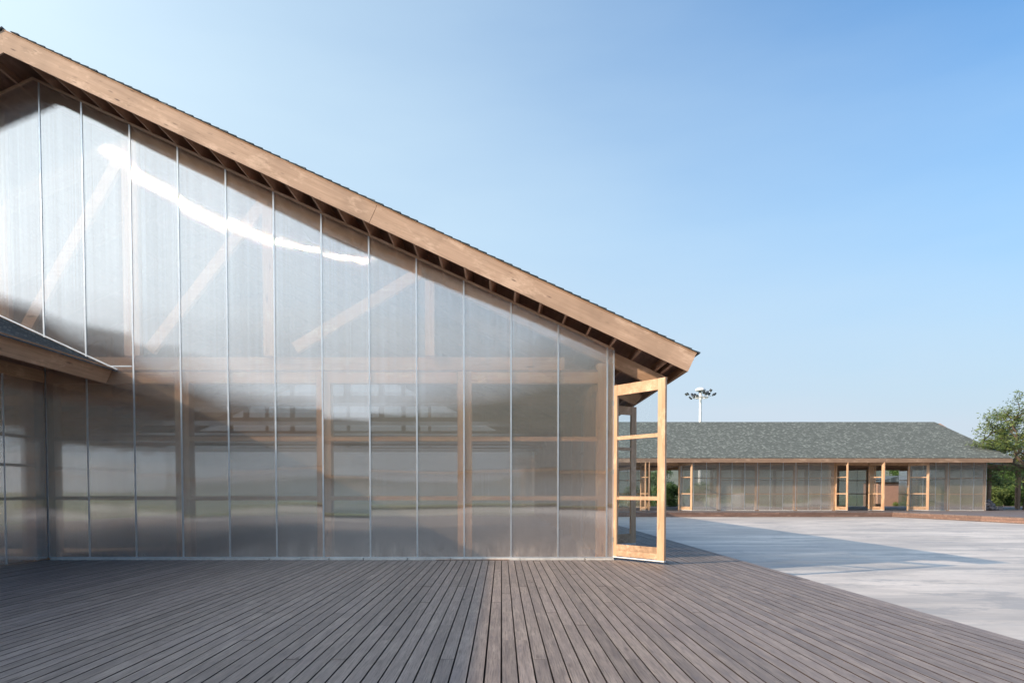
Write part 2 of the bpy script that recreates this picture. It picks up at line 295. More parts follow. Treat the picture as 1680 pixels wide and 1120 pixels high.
# ------------------------------------------------------------ mesh helpers
class MB:
    def __init__(s): s.v = []; s.f = []
    def add(s, vs, fs):
        k = len(s.v); s.v += [tuple(v) for v in vs]; s.f += [tuple(i + k for i in f) for f in fs]; return s
    def box(s, a, b):
        (x0, y0, z0), (x1, y1, z1) = a, b
        x0, x1 = min(x0, x1), max(x0, x1); y0, y1 = min(y0, y1), max(y0, y1); z0, z1 = min(z0, z1), max(z0, z1)
        return s.add([(x0, y0, z0), (x1, y0, z0), (x1, y1, z0), (x0, y1, z0), (x0, y0, z1), (x1, y0, z1), (x1, y1, z1), (x0, y1, z1)],
                     [(0, 3, 2, 1), (4, 5, 6, 7), (0, 1, 5, 4), (1, 2, 6, 5), (2, 3, 7, 6), (3, 0, 4, 7)])
    def obox(s, o, ux, uy, uz, a, b):
        o, ux, uy, uz = Vector(o), Vector(ux), Vector(uy), Vector(uz)
        P = lambda x, y, z: o + ux * x + uy * y + uz * z
        (x0, y0, z0), (x1, y1, z1) = a, b
        return s.add([P(x0, y0, z0), P(x1, y0, z0), P(x1, y1, z0), P(x0, y1, z0), P(x0, y0, z1), P(x1, y0, z1), P(x1, y1, z1), P(x0, y1, z1)],
                     [(0, 3, 2, 1), (4, 5, 6, 7), (0, 1, 5, 4), (1, 2, 6, 5), (2, 3, 7, 6), (3, 0, 4, 7)])
    def prism_xz(s, pts, y0, y1):           # polygon in XZ extruded along Y
        n = len(pts); vs = [(x, y0, z) for x, z in pts] + [(x, y1, z) for x, z in pts]
        return s.add(vs, [tuple(range(n)), tuple(range(2 * n - 1, n - 1, -1))] + [(i, i + n, (i + 1) % n + n, (i + 1) % n) for i in range(n)])
    def prism_xy(s, pts, z0, z1):
        n = len(pts); vs = [(x, y, z0) for x, y in pts] + [(x, y, z1) for x, y in pts]
        return s.add(vs, [tuple(range(n - 1, -1, -1)), tuple(range(n, 2 * n))] + [(i, (i + 1) % n, (i + 1) % n + n, i + n) for i in range(n)])
    def prism_yz(s, pts, x0, x1):
        n = len(pts); vs = [(x0, y, z) for y, z in pts] + [(x1, y, z) for y, z in pts]
        return s.add(vs, [tuple(range(n)), tuple(range(2 * n - 1, n - 1, -1))] + [(i, i + n, (i + 1) % n + n, (i + 1) % n) for i in range(n)])
    def tube(s, pts, rad, seg=8):
        k = len(s.v); n = len(pts)
        for i, p in enumerate(pts):
            p = Vector(p); d = (Vector(pts[min(i + 1, n - 1)]) - Vector(pts[max(i - 1, 0)])).normalized()
            a = d.orthogonal().normalized(); b = d.cross(a); r = rad[i] if isinstance(rad, (list, tuple)) else rad
            for j in range(seg):
                t = 2 * math.pi * j / seg; s.v.append(tuple(p + (a * math.cos(t) + b * math.sin(t)) * r))
        for i in range(n - 1):
            for j in range(seg):
                s.f.append((k + i * seg + j, k + i * seg + (j + 1) % seg, k + (i + 1) * seg + (j + 1) % seg, k + (i + 1) * seg + j))
        s.f.append(tuple(k + j for j in range(seg - 1, -1, -1))); s.f.append(tuple(k + (n - 1) * seg + j for j in range(seg)))
        return s
    def build(s, name, mat, parent=None, fix=True, bev=0):
        me = bpy.data.meshes.new(name); me.from_pydata(s.v, [], s.f)
        if fix or bev:
            bm = bmesh.new(); bm.from_mesh(me); bmesh.ops.recalc_face_normals(bm, faces=bm.faces)
            if bev: bmesh.ops.bevel(bm, geom=[e for e in bm.edges], offset=bev, segments=1, affect='EDGES')
            bm.to_mesh(me); bm.free()
        me.materials.append(M[mat] if isinstance(mat, str) else mat)
        o = bpy.data.objects.new(name, me); C.objects.link(o); o.parent = parent
        return o

def tag(o, label=None, cat=None, group=None, kind=None):
    if label: o['label'] = label
    if cat: o['category'] = cat
    if group: o['group'] = group
    if kind: o['kind'] = kind
    return o
def empty(name, loc, label, cat, group=None, rz=0):
    o = bpy.data.objects.new(name, None); C.objects.link(o); o.location = loc; o.rotation_euler = (0, 0, rz); o.empty_display_size = .2
    return tag(o, label, cat, group)
def struct(o): o['kind'] = 'structure'; return o
def kids(o): return [c for c in bpy.data.objects if c.parent == o]
def copy_tree(o, parent=None):
    c = o.copy(); C.objects.link(c); c.parent = parent
    for ch in kids(o): copy_tree(ch, c)
    return c

# ------------------------------------------------------------ the setting
def plane(name, x0, x1, y0, y1, z, mat):
    return struct(MB().add([(x0, y0, z), (x1, y0, z), (x1, y1, z), (x0, y1, z)], [(0, 1, 2, 3)]).build(name, mat, fix=False))
plane('ground', -2500, 2500, -2500, 2500, -.40, 'grass')
plane('courtyard', 5.0, 60, -60, 44, -.36, 'concrete')

plane('courtyard_south', -70, 4.99, -61, -30.02, -.36, simple('worn_paving', (.27, .245, .22), .8, 0, .3, .4))

# near deck: individual boards running away from the camera, real gaps
PITCH = .1335; EDGE = 5.07
b = MB(); n = 0; x = EDGE
while x > -24:
    x0, x1 = x - PITCH + .0068 + random.uniform(-.0012, .0012), x - .0068 + random.uniform(-.0012, .0012)
    y_end = 36 if x0 > 2.36 else -.06
    y = -30 + random.randrange(5) * .78
    while y < y_end - .05:
        L = random.choice([3.12, 3.9, 3.9, 4.68]); y1 = min(y + L, y_end); dz = random.uniform(-.0018, .0018)
        b.box((x0, y + .0015, -.03), (x1, y1 - .0015, dz)); y = y1
    x -= PITCH
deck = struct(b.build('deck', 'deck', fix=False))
b = MB(); b.box((-24, -30, -.39), (EDGE - .06, -.06, -.10)); b.box((2.45, -.06, -.39), (EDGE - .06, 36, -.10))
struct(b.build('deck_shade_slab', 'deck_shade'))  # solid dark slab standing in for the shade under the boards
b = MB(); b.box((EDGE - .045, -30, -.19), (EDGE - .01, 36, -.035)); b.box((EDGE - .045, -30, -.37), (EDGE - .012, 36, -.2))
struct(b.build('deck_edge', wood('edge_board_y', (.30, .155, .105), (.19, .09, .065), 'y')))

# far deck, with its two board high edge, turning towards the camera on the right
FD = [(EDGE + .03, 35.85), (28.35, 35.85), (29.75, 25.0), (30.75, 16), (60, 16), (60, 57), (EDGE + .03, 57)]
def mat_fardeck():
    t = NT('far_deck_boards'); p = pos(t); sx = t.n('ShaderNodeSeparateXYZ'); t.l(p, sx.inputs[0])
    fr = t.math('FRACT', t.math('DIVIDE', sx.outputs[0], PITCH)); idx = t.math('FLOOR', t.math('DIVIDE', sx.outputs[0], PITCH))
    wn = t.n('ShaderNodeTexWhiteNoise', noise_dimensions='1D'); t.l(idx, wn.inputs['W'])
    n = t.noise(p, (8, .6, 1), 1, 4, .6)
    c = t.mix(t.math('MULTIPLY', t.math('ADD', wn.outputs['Value'], n), .5), (.11, .085, .08), (.22, .185, .175))
    c = t.mix(t.ramp(fr, [(.93, 0.), (.95, 1.)]), c, (.02, .018, .016))
    return t.end(t.bsdf(c, .55))
M['fardeck'] = mat_fardeck()
struct(MB().prism_xy(FD, -.04, 0).build('far_deck', 'fardeck'))
edge = MB()
FE = FD[:4]
for (ax, ay), (bx_, by_) in zip(FE[:-1], FE[1:]):
    d = Vector((bx_ - ax, by_ - ay, 0)); L = d.length; d.normalize(); nn = Vector((d.y, -d.x, 0))
    s = 0
    while s < L:
        e = min(s + random.choice([3, 4, 4]), L)
        for (z0, z1, o) in ((-.175, -.045, .0), (-.335, -.19, .06)):
            edge.obox((ax, ay, 0), d, nn, (0, 0, 1), (s + .004, -.02 + o, z0), (e - .004, .02 + o + random.uniform(0, .008), z1))
        s = e
    edge.obox((ax, ay, 0), d, nn, (0, 0, 1), (0, -.15, -.39), (L, -.06, -.05))
struct(edge.build('far_deck_edge', 'step'))
plane('lawn', 36, 90, 57, 62, -.30, 'grass')

# ------------------------------------------------------------ door leaf: hinge at origin, leaf along local +X
LW, LH = 1.41, 3.62
def door_leaf(parent, x, y, ang, lab=None, mats=('door_x', 'door_z'), z=.075, stiles=(.13, .185)):
    r = bpy.data.objects.new('door', None); C.objects.link(r); r.parent = parent; r.location = (x, y, z); r.rotation_euler = (0, 0, R(ang)); r.empty_display_size = .2
    if lab: r['label'] = lab
    a, c = stiles; T = .027
    MB().box((0, -T, 0), (a, T, LH)).build('stile', mats[1], r, bev=.003)
    MB().box((LW - c, -T, 0), (LW, T, LH)).build('stile', mats[1], r, bev=.003)
    MB().box((a, -T + .002, .018), (LW - c, T - .002, .137)).box((a, -T + .002, .141), (LW - c, T - .002, .26)).build('rail', 'door_stained', r)
    MB().box((a, -T + .002, LH - .225), (LW - c, T - .002, LH - .004)).build('rail', mats[0], r, bev=.003)
    for zz in (.35, 1.8, 3.25): MB().tube([(-.012, -.03, zz - .06), (-.012, -.03, zz + .06)], .012, 8).box((-.01, -T - .004, zz - .05), (.05, -T - .001, zz + .05)).build('hinge', 'steel', r)
    for zz in (1.24, 2.50): MB().box((a, -T + .004, zz - .038), (LW - c, T - .004, zz + .038)).build('glazing_bar', mats[0], r, bev=.003)
    for z0, z1 in ((.26, 1.202), (1.278, 2.462), (2.538, LH - .225)): MB().box((a - .0, -.004, z0), (LW - c + .0, .004, z1)).build('glass_pane', 'glass', r)
    MB().box((.02, -T - .002, -.022), (LW, T + .002, .0)).build('weather_bar', 'white', r)
    bo = MB(); bo.box((LW - .06, T, .12), (LW - .035, T + .018, .55)); bo.tube([(LW - .047, T + .01, -.06), (LW - .047, T + .01, .5)], .008, 6)
    bo.build('bolt', 'steel', r)
    return r

# ------------------------------------------------------------ near pavilion
PIT = .461; K = math.sqrt(1 + PIT * PIT)
XR, ZR = 2.38, 4.46                      # wall corner and level where wall top meets the rafters
def L(x): return ZR - PIT * (x - XR) if x > -9.8 else ZR + PIT * (12.18) + PIT * (x + 9.8)
RX, RZ = -9.8, ZR + PIT * 12.18
XE = 3.72
DEP = 31.0
P = empty('pavilion', (2.38, 0, 0), 'large pine framed gable pavilion clad in shiny translucent sheets, filling the left of the view', 'pavilion')
P.location = (0, 0, 0)
mull = [2.24] + [1.2 - k for k in range(11)] + [-9.68]
# front sheets
xs = [XR] + mull
for k in range(len(xs) - 1):
    a, c = xs[k + 1], xs[k]
    pts = [(a + .006, .05), (c - .006, .05), (c - .006, L(c - .006) - .01), (a + .006, L(a + .006) - .01)]
    MB().prism_xz(pts, 0, .012).build('wall_sheet', 'poly', P)
# the gable beyond the wing
for k in range(12):
    c = -9.68 - k; a = c - 1
    pts = [(a + .006, L(a) - 6.0 if False else 4.0), (c - .006, 4.0), (c - .006, L(c) - .01), (a + .006, L(a) - .01)]
    if k == 0: pts = [(a + .006, 3.8), (c - .006, 3.8), (c - .006, L(c - .006) - .01), (RX, RZ - .01), (a + .006, L(a + .006) - .01)]
    MB().prism_xz(pts, 0, .012).build('wall_sheet', 'poly', P)
for m in mull[:-1] + [-9.68 - k for k in range(0, 12)]:
    if m > -9.6: z0 = .05
    elif m == -9.68: z0 = .05
    else: z0 = 4.0
    mm = MB().box((m - .016, -.013, z0), (m + .016, -.001, L(m) - .02)); zz = z0 + .12
    while zz < L(m) - .1: mm.box((m - .007, -.018, zz), (m + .007, -.0135, zz + .014)); zz += .62
    mm.build('mullion', 'alu', P)
MB().box((XR - .012, -.016, .03), (XR + .012, .16, L(XR) - .02)).build('corner_trim', 'alu', P)
MB().box((-8.82, -.011, 4.09), (-7.84, -.001, 4.115)).build('joint_strip', 'alu', P)
t_ = MB(); x = -9.6
MB().box((-9.68, -.012, .035), (XR, -.001, .06)).build('base_trim', 'alu', P)
while x < XR:
    e = min(x + random.uniform(.5, 1.4), XR + .02); t_.box((x, -.075 - random.uniform(0, .012), -.02), (e - random.uniform(.004, .03), .10, .034 + random.uniform(-.008, .006))); x = e
t_.build('kerb', 'kerb', P)
MB().box((-1.4, -.11, .0045), (.15, -.06, .012)).build('threshold_plate', 'rust', P)
# frame directly behind the sheets
for cxx in (-9.68, -6.8, -3.79, -.79, 2.2):
    MB().box((cxx - (.15 if cxx < 2 else .16), .022, 0), (cxx + (.15 if cxx < 2 else .16), .30, L(cxx + .15) - .30 if cxx > 2 else 4.0)).build('column', 'frame_z', P)
cols = [-9.68, -6.8, -3.79, -.79, 2.2]
for a, c in zip(cols[:-1], cols[1:]):
    for zz in (1.31, 2.57): MB().box((a + .15, .016, zz - .045), (c - .16, .10, zz + .045)).build('transom', 'frame_x', P)
    MB().box((a + .15, .022, 3.75), (c - .16, .24, 3.985)).build('header', 'frame_x', P)
MB().box((-9.68, .02, 3.995), (2.04, .20, 4.03)).build('ledge', 'purlin', P)
MB().box((-9.6, .2, 4.04), (1.35, .34, 4.33)).build('tie_beam', 'frame_x', P)
def bar(m, p0, p1, w, y0, y1):
    p0, p1 = Vector((p0[0], 0, p0[1])), Vector((p1[0], 0, p1[1])); d = (p1 - p0); ll = d.length; d.normalize(); u = Vector((-d.z, 0, d.x))
    m.obox(p0, d, (0, 1, 0), u, (0, y0, -w / 2), (ll, y1, w / 2)); return m
YT = .05
for xx, top, wd in ((-7.85, L(-7.85) - .35, .34), (-4.93, L(-4.93) - .35, .26), (-1.53, L(-1.53) - .35, .2), (-10.6, 9.4, .3)):
    MB().box((xx - wd / 2, YT, 4.335), (xx + wd / 2, YT + .14, top)).build('truss_post', 'frame_z', P)
for p0, p1 in (((-7.5, 4.45), (-5.0, 7.6)), ((-4.4, 4.5), (-1.72, 6.1)), ((-10.3, 4.6), (-8.1, 8.4)), ((-10.9, 9), (-12.6, 4.6))):
    bar(MB(), p0, p1, .24, YT + .005, YT + .135).build('truss_brace', 'frame_x', P)
MB().box((-2.5, .5, 3.95), (1.2, .7, 4.18)).build('tie_beam', 'pine_x', P)
# rafters at every frame, running out past the wall as eave tails
def rafter(par, y, x0, name='rafter'):
    xt = 3.58
    pts = [(x0, L(x0) - .33), (x0, L(x0) - .012), (xt, L(xt) - .012), (xt - .16, L(xt) - .24), (xt - .42, L(xt - .42) - .33)]
    MB().prism_xz([(a, c) for a, c in pts], y, y + .14).build(name, 'slope', par)
rafter(P, .2, RX)
for k in range(1, 11): rafter(P, 3 * k, RX)
for k in range(0, 11):
    y = 3 * k + (.2 if k == 0 else 0)
    MB().prism_xz([(-23, L(-23) - .33), (RX, RZ - .33), (RX, RZ - .012), (-23, L(-23) - .012)], y, y + .14).build('rafter', 'slope', P)
for y in range(6, 31, 6):
    MB().box((-22, y, 4.0), (2.2, y + .14, 4.3)).build('tie_beam', 'pine_x', P)
    for xx in (-15, RX, -4.6): MB().box((xx - .1, y, 4.3), (xx + .1, y + .14, L(xx) - .33)).build('truss_post', 'pine_z', P)
# east wall (bays run away from the camera): bay one is the open doorway
for k in range(0, 11):
    y = 3 * k
    if k: MB().box((2.10, y - .1, 0), (2.36, y + .12, 4.02)).build('column', 'pine_z', P)
for k in range(1, 10):
    y = 3 * k
    if k in (5, 6): continue
    for j in range(3): MB().box((XR - .012, y + j + .008, .05), (XR, y + j + .992, 4.25)).build('wall_sheet', 'poly', P)
    for zz in (1.31, 2.57): MB().box((2.30, y + .12, zz - .03), (2.36, y + 2.9, zz + .03)).build('transom', 'pine_y', P)
MB().box((2.16, .17, 3.76), (2.37, 30.9, 4.00)).build('header', 'pine_y', P)
# west and north walls keep the interior closed as it is
for k in range(8): MB().box((-22.012, k * 4 + .01, .05), (-22, k * 4 + 3.98, 4.4)).build('wall_sheet', 'poly', P)
for k in range(6): MB().prism_xz([(-22 + k * 4 + .01, .05), (-18 + k * 4 - .01, .05), (-18 + k * 4 - .01, min(L(-18 + k * 4), L(-22 + k * 4) + 4)), (-22 + k * 4 + .01, L(-22 + k * 4))], 30.95, 30.96).build('wall_sheet', 'poly', P)
struct(MB().add([(-22, .12, -.01), (2.44, .12, -.01), (2.44, 31, -.01), (-22, 31, -.01)], [(0, 1, 2, 3)]).build('pavilion_floor', 'floor', fix=False))
# roof build up: purlins above the rafters, sheathing, shingles
FY = -.85
xx = XE - .42; pur = []
while xx > RX + .1:
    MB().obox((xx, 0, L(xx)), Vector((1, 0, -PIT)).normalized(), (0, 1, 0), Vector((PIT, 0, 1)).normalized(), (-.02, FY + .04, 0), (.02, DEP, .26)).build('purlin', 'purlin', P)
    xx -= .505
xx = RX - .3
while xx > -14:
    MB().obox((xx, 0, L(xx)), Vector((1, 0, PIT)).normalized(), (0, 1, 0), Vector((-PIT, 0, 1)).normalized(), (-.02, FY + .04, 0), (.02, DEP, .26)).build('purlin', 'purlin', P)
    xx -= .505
# wall head batten
MB().prism_xz([(RX, L(RX) - .03), (RX, L(RX) + .018), (XR, L(XR) + .018), (XR, L(XR) - .03)], -.03, -.002).build('head_batten', 'slope', P)
MB().prism_xz([(RX, L(RX) - .03), (RX, L(RX) + .018), (-16, L(-16) + .018), (-16, L(-16) - .03)], -.03, -.002).build('head_batten', 'slope', P)
def slab(x0, x1, o0, o1, y0, y1):       # sheet parallel to the right slope, between perpendicular offsets o0..o1 above L
    return MB().prism_xz([(x0, L(x0) + o0 * K), (x1, ZR - PIT * (x1 - XR) + o0 * K), (x1 + .0, ZR - PIT * (x1 - XR) + o1 * K), (x0, L(x0) + o1 * K)], y0, y1)
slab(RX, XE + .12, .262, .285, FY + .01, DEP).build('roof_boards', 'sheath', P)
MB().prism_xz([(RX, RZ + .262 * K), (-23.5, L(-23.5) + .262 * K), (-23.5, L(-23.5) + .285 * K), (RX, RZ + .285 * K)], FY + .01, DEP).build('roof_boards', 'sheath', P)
# front fascia in two lengths with a butt joint, perpendicular cut end
def fascia(x0, x1, cut):
    n = Vector((PIT, 0, 1)).normalized() * .385
    pts = [(x0, L(x0)), (x0 + (n.x if x0 > RX + .1 else 0), L(x0) + (n.z if x0 > RX + .1 else .385 * K)), (x1 + n.x, L(x1) + n.z), (x1, L(x1))]
    return MB().prism_xz(pts, FY - .02, FY + .02)
fascia(RX, -2.63, 0).build('fascia', 'fascia', P)
fascia(-2.622, XE, 1).build('fascia', 'fascia', P)
MB().prism_xz([(RX, RZ), (RX, RZ + .385 * K), (-17, L(-17) + .385 * K), (-17, L(-17))], FY - .02, FY + .02).build('fascia', 'fascia', P)
slab(RX, XE + .17, .388, .408, FY - .03, DEP).build('drip_batten', 'slope', P)
# shingles with a slightly ragged rake edge
sh = MB(); x = XE + .055; ny = 1
while x > RX:
    x0 = max(x - .17, RX); dz = (PIT, 1)
    def Q(xx, o): return (xx + o * PIT / K, ZR - PIT * (xx - XR) + o / K + 0)
    jag = random.uniform(-.012, .02); a = Q(x0, .41); bq = Q(x, .41); c = Q(x, .436 + random.uniform(0, .006)); d = Q(x0, .422)
    sh.prism_xz([a, bq, c, d], FY - .055 - jag, DEP); x = x0
sh.build('shingle_roof', 'shingle_dark', P)
MB().prism_xz([(RX, RZ + .41 * K), (-23.6, L(-23.6) + .41 * K), (-23.6, L(-23.6) + .44 * K), (RX, RZ + .44 * K)], FY - .05, DEP).build('shingle_roof', 'shingle_dark', P)
# eave fascia along the side
n = Vector((PIT, 0, 1)).normalized(); d = Vector((1, 0, -PIT)).normalized()
MB().obox((XE, 0, L(XE)), d, (0, 1, 0), n, (-.045, FY + .025, .0), (-.002, DEP, .384)).build('eave_fascia', 'pine_y', P)
MB().obox((XE - .3, 0, L(XE - .3)), d, (0, 1, 0), n, (-.02, FY + .04, 0), (.02, DEP, .26)).build('purlin', 'purlin', P)
# doors of the near doorway
W1 = Vector((.86, -1.12)); 
door_leaf(P, XR + .0, .03, math.degrees(math.atan2(-1.12, .855)), 'open glazed pine door leaf at the front corner, its bottom rail stained dark')
door_leaf(P, XR + .02, 3.0, math.degrees(math.atan2(.78, 1.17)), 'open glazed pine door leaf behind the front one, in shade')

# ------------------------------------------------------------ low wing on the far left
Wg = empty('pavilion_wing', (-9.68, 0, 0), 'low shingled wing of translucent sheets meeting the large pavilion at the left edge', 'building')
WX = -9.68; EX, EZ = -8.38, 3.74
Wg.location = (0, 0, 0)
YN = -17.0
y = -.03; k = 0
while y > YN:
    y1 = y - (1.26 if k == 0 else 1.0)
    MB().box((WX - .012, y1 + .006, .03), (WX, y - .006, 3.74)).build('wall_sheet', 'poly', Wg)
    MB().box((WX + .001, y1 - .016, .03), (WX + .013, y1 + .016, 3.74)).build('mullion', 'alu', Wg)
    y = y1; k += 1
for k in range(6):
    yy = -.2 - 3 * k
    MB().box((WX - .32, yy - .15, 0), (WX - .03, yy + .15, 3.9)).build('column', 'purlin', Wg)
    for zz in (1.31, 2.57, 1.98): MB().box((WX - .10, yy - 2.85, zz - .03), (WX - .03, yy - .15, zz + .03)).build('transom', 'pine_y', Wg)
MB().box((WX - .2, YN, 3.75), (WX + .01, -.04, 3.99)).build('header', 'pine_y', Wg)
def WL(x): return EZ + .03 - PIT * (x - EX)
MB().prism_xz([(EX - .0, EZ), (EX + .16, EZ + .325), (EX + .12, EZ + .325), (EX - .045, EZ)], YN, -.015).build('fascia', wood('wing_fascia', (.62, .38, .235), (.44, .255, .15), 'y', 0, .8), Wg)
MB().prism_xz([(EX + .12, WL(EX + .12) + .33), (-16, WL(-16) + .33), (-16, WL(-16) + .30), (EX + .12, WL(EX + .12) + .30)], YN, -.015).build('roof_boards', 'sheath', Wg)
MB().prism_xz([(EX - .05, EZ + .02), (-16, WL(-16) - .0), (-16, WL(-16) - .03), (EX - .05, EZ - .01)], YN, -.02).build('soffit', 'sheath', Wg)
shg = MB(); x = EX + .24
while x > -16:
    x0 = x - .15
    shg.add([(x, YN, WL(x) + .345), (x, -.02, WL(x) + .345), (x0, -.02, WL(x0) + .331), (x0, YN, WL(x0) + .331), (x, YN, WL(x) + .325), (x, -.02, WL(x) + .325)], [(0, 1, 2, 3), (4, 5, 1, 0)]); x = x0
shg.build('shingle_roof', 'shingle_dark', Wg, fix=False)
MB().prism_xz([(EX + .24, WL(EX + .24) + .36), (-16, WL(-16) + .36), (-16, WL(-16) + .385), (EX + .24, WL(EX + .24) + .385)], -.03, -.002).build('flashing', 'alu', Wg)
MB().box((-16.02, YN, 3.0), (-15.98, -.02, WL(-16) - .04)).build('sun_stop_back_wall', 'sheath', Wg)  # unseen opaque boards, added to stop sun streaking in under the roof
MB().box((-16.01, YN, 0), (-15.99, -.02, 2.99)).build('wall_sheet', 'poly', Wg)
MB().box((WX - .19, YN, 3.995), (WX - .01, -.04, WL(WX) - .04)).build('sun_blocking', 'sheath', Wg)  # added over the header to close a sun leak onto the deck

struct(MB().add([(-15.9, YN, -.01), (WX - .02, YN, -.01), (WX - .02, -.05, -.01), (-15.9, -.05, -.01)], [(0, 1, 2, 3)]).build('wing_floor', 'floor', fix=False))
# ------------------------------------------------------------ a long low pavilion (facade towards -Y), local origin at its left front corner
def low_pavilion(root, X0, X1, YW, bays, mid_open, rx_end, open_back=(), detail=True, glass_back=(), slant=True):
    """bays: column xs; mid_open: indexes of open bays"""
    ev = 1.40; ye = YW - ev; ze = 3.67; yr = YW + 6.0; yb = YW + 12.0; pit = .46
    zw = 3.80
    rz = 4.02 + pit * (yr - ye)
    xe = X1 + 1.0
    # roof as four sheets of real thickness
    def quad(pts, th, name, mat):
        lo = [Vector(q) for q in pts]; hi = [q + Vector((0, 0, th)) for q in lo]
        MB().add(lo + hi, [(3, 2, 1, 0), (4, 5, 6, 7), (0, 1, 5, 4), (1, 2, 6, 5), (2, 3, 7, 6), (3, 0, 4, 7)]).build(name, mat, root)
    xl = X0 - 1.0
    quad([(xl, ye, 4.0), (xe, ye, 4.0), (rx_end, yr, rz), (xl, yr, rz)], .035, 'shingle_roof', 'shingle')
    quad([(xl, yr, rz), (rx_end, yr, rz), (xe, 2 * yr - ye, 4.0), (xl, 2 * yr - ye, 4.0)], .035, 'shingle_roof', 'shingle')
    quad([(xl + .05, ye + .05, 3.93), (xe - .05, ye + .05, 3.93), (rx_end - .05, yr, rz - .06), (xl + .05, yr, rz - .06)], .03, 'roof_boards', 'sheath')
    quad([(xl + .05, yr, rz - .06), (rx_end - .05, yr, rz - .06), (xe - .05, 2 * yr - ye - .05, 3.93), (xl + .05, 2 * yr - ye - .05, 3.93)], .03, 'roof_boards', 'sheath')
    # fascia in several lengths
    x = xl
    while x < xe:
        e = min(x + 4.0, xe)
        if xe - e < 1: e = xe
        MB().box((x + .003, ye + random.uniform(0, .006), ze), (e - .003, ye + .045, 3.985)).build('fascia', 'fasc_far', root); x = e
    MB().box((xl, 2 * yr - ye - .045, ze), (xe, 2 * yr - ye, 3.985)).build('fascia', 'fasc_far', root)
    for sg in (-1, 1):
        yo = yr + sg * (yr - ye - .05); q = [Vector((xe - .08, yo, 3.9)), Vector((xe - .08, yo, 3.70)), Vector((rx_end - .08, yr, rz - .42)), Vector((rx_end - .08, yr, rz - .2))]
        MB().add(q + [p_ - Vector((.04, 0, 0)) for p_ in q], [(0, 1, 2, 3), (7, 6, 5, 4), (0, 4, 5, 1), (1, 5, 6, 2), (2, 6, 7, 3), (3, 7, 4, 0)]).build('barge_board', 'pine_x', root)
    # rafters and tie beams
    for bx in bays:
        MB().prism_yz([(ye + .1, ze + .06), (yr, rz - .33), (2 * yr - ye - .1, ze + .06), (2 * yr - ye - .1, 3.90), (yr, rz - .09), (ye + .1, 3.90)], bx - .06, bx + .06).build('rafter', 'purlin', root)
        MB().box((bx - .055, YW + .16, 3.40), (bx + .055, yb - .16, 3.62)).build('tie_beam', 'purlin', root)
        for yy in (YW + .02, yb - .20):
            if bx < X1 - .3: MB().box((bx - .15, yy, 0), (bx + .15, yy + .18, zw - .05)).build('column', 'pine_z', root)
    MB().box((X0, YW + .015, 3.50), (X1, YW + .14, 3.78)).build('header', 'pine_x', root)
    MB().box((X0, yb - .14, 3.50), (X1, yb - .015, 3.78)).build('header', 'pine_x', root)
    # cladding: bay by bay
    def clad(y0, y1, opens, my):
        for i, (a, c) in enumerate(zip(bays[:-1], bays[1:])):
            if i in opens: continue
            nseg = max(1, round(c - a)); st = (c - a) / nseg
            for j in range(nseg):
                MB().box((a + j * st + .005, y0, .05), (a + (j + 1) * st - .005, y1, zw)).build('wall_sheet', 'poly_far', root)
                if detail: MB().box((a + j * st - .016, my, .05), (a + j * st + .016, my + .012, zw)).build('mullion', 'alu', root)
            for zz in (1.28, 2.53): MB().box((a + .15, min(y0, y1) + (.02 if my < y0 else -.08), zz - .035), (c - .15, min(y0, y1) + (.08 if my < y0 else -.02), zz + .035)).build('transom', 'pine_x', root)
            MB().box((a + .15, y0 - .03, .0), (c - .15, y0 + .06, .045)).build('kerb', 'kerb', root)
    clad(YW, YW + .012, mid_open, YW - .013)
    clad(yb, yb + .012, set(open_back) | set(glass_back), yb + .013)
    for i in glass_back:
        door_leaf(root, bays[i] + .12, yb, 0)
    for xx, s in ((X1, 1), (X0, -1)):
        for j in range(12):
            MB().box((xx - .012, YW + j + .008, .05), (xx, YW + j + .992, zw)).build('wall_sheet', 'poly_far', root)
        for zz in (1.28, 2.53): MB().box((xx - .08, YW + .2, zz - .035), (xx - .02, yb - .2, zz + .035)).build('transom', 'pine_y', root)
        MB().box((xx - .16, YW + .02, 0), (xx - .015, YW + .17, zw)).build('column', 'pine_z', root)
    MB().box((X1 - .014, YW - .016, .03), (X1 + .014, YW + .05, zw)).build('corner_trim', 'alu', root)

F = empty('long_pavilion', (0, 0, 0), 'long low pavilion with a green grey shingle roof and open doors, across the concrete court', 'pavilion')
cs = [25.79 - 2.97 * k for k in range(7, 0, -1)] + [25.79, 28.76, 31.73, 34.64, 37.62]
cs = [cs[0] - 2.97] + cs
# cs index: ... find bays
cs = [round(c, 3) for c in cs]
i1116 = min(range(len(cs)), key=lambda i: abs(cs[i] - 13.91)); i1368 = min(range(len(cs)), key=lambda i: abs(cs[i] - 25.79))
opens = {i1116 - 1, i1116 - 2, i1368, i1368 + 1}
low_pavilion(F, cs[0], 37.61, 39.5, cs, opens, 37.2, open_back=(i1116, i1116 + 1), glass_back=(i1368 + 3,))
yw = 39.47
def fdoor(hx, ox, oy, lab=None):
    door_leaf(F, hx, yw, math.degrees(math.atan2(oy, ox)), lab)
c53, c116, c368, c431, c493 = cs[i1116 - 1], cs[i1116], cs[i1368], cs[i1368 + 1], cs[i1368 + 2]
fdoor(c53 - .17, .12, -1.4); fdoor(c53 + .17, .05, -1.4)
fdoor(c116 - .17, .72, -1.2); fdoor(c368 + .12, .28, -1.38)
fdoor(c431 - .30, .44, -1.34); fdoor(c431 + .17, .0, -1.4); fdoor(c493 - .22, 1.2, -.72)

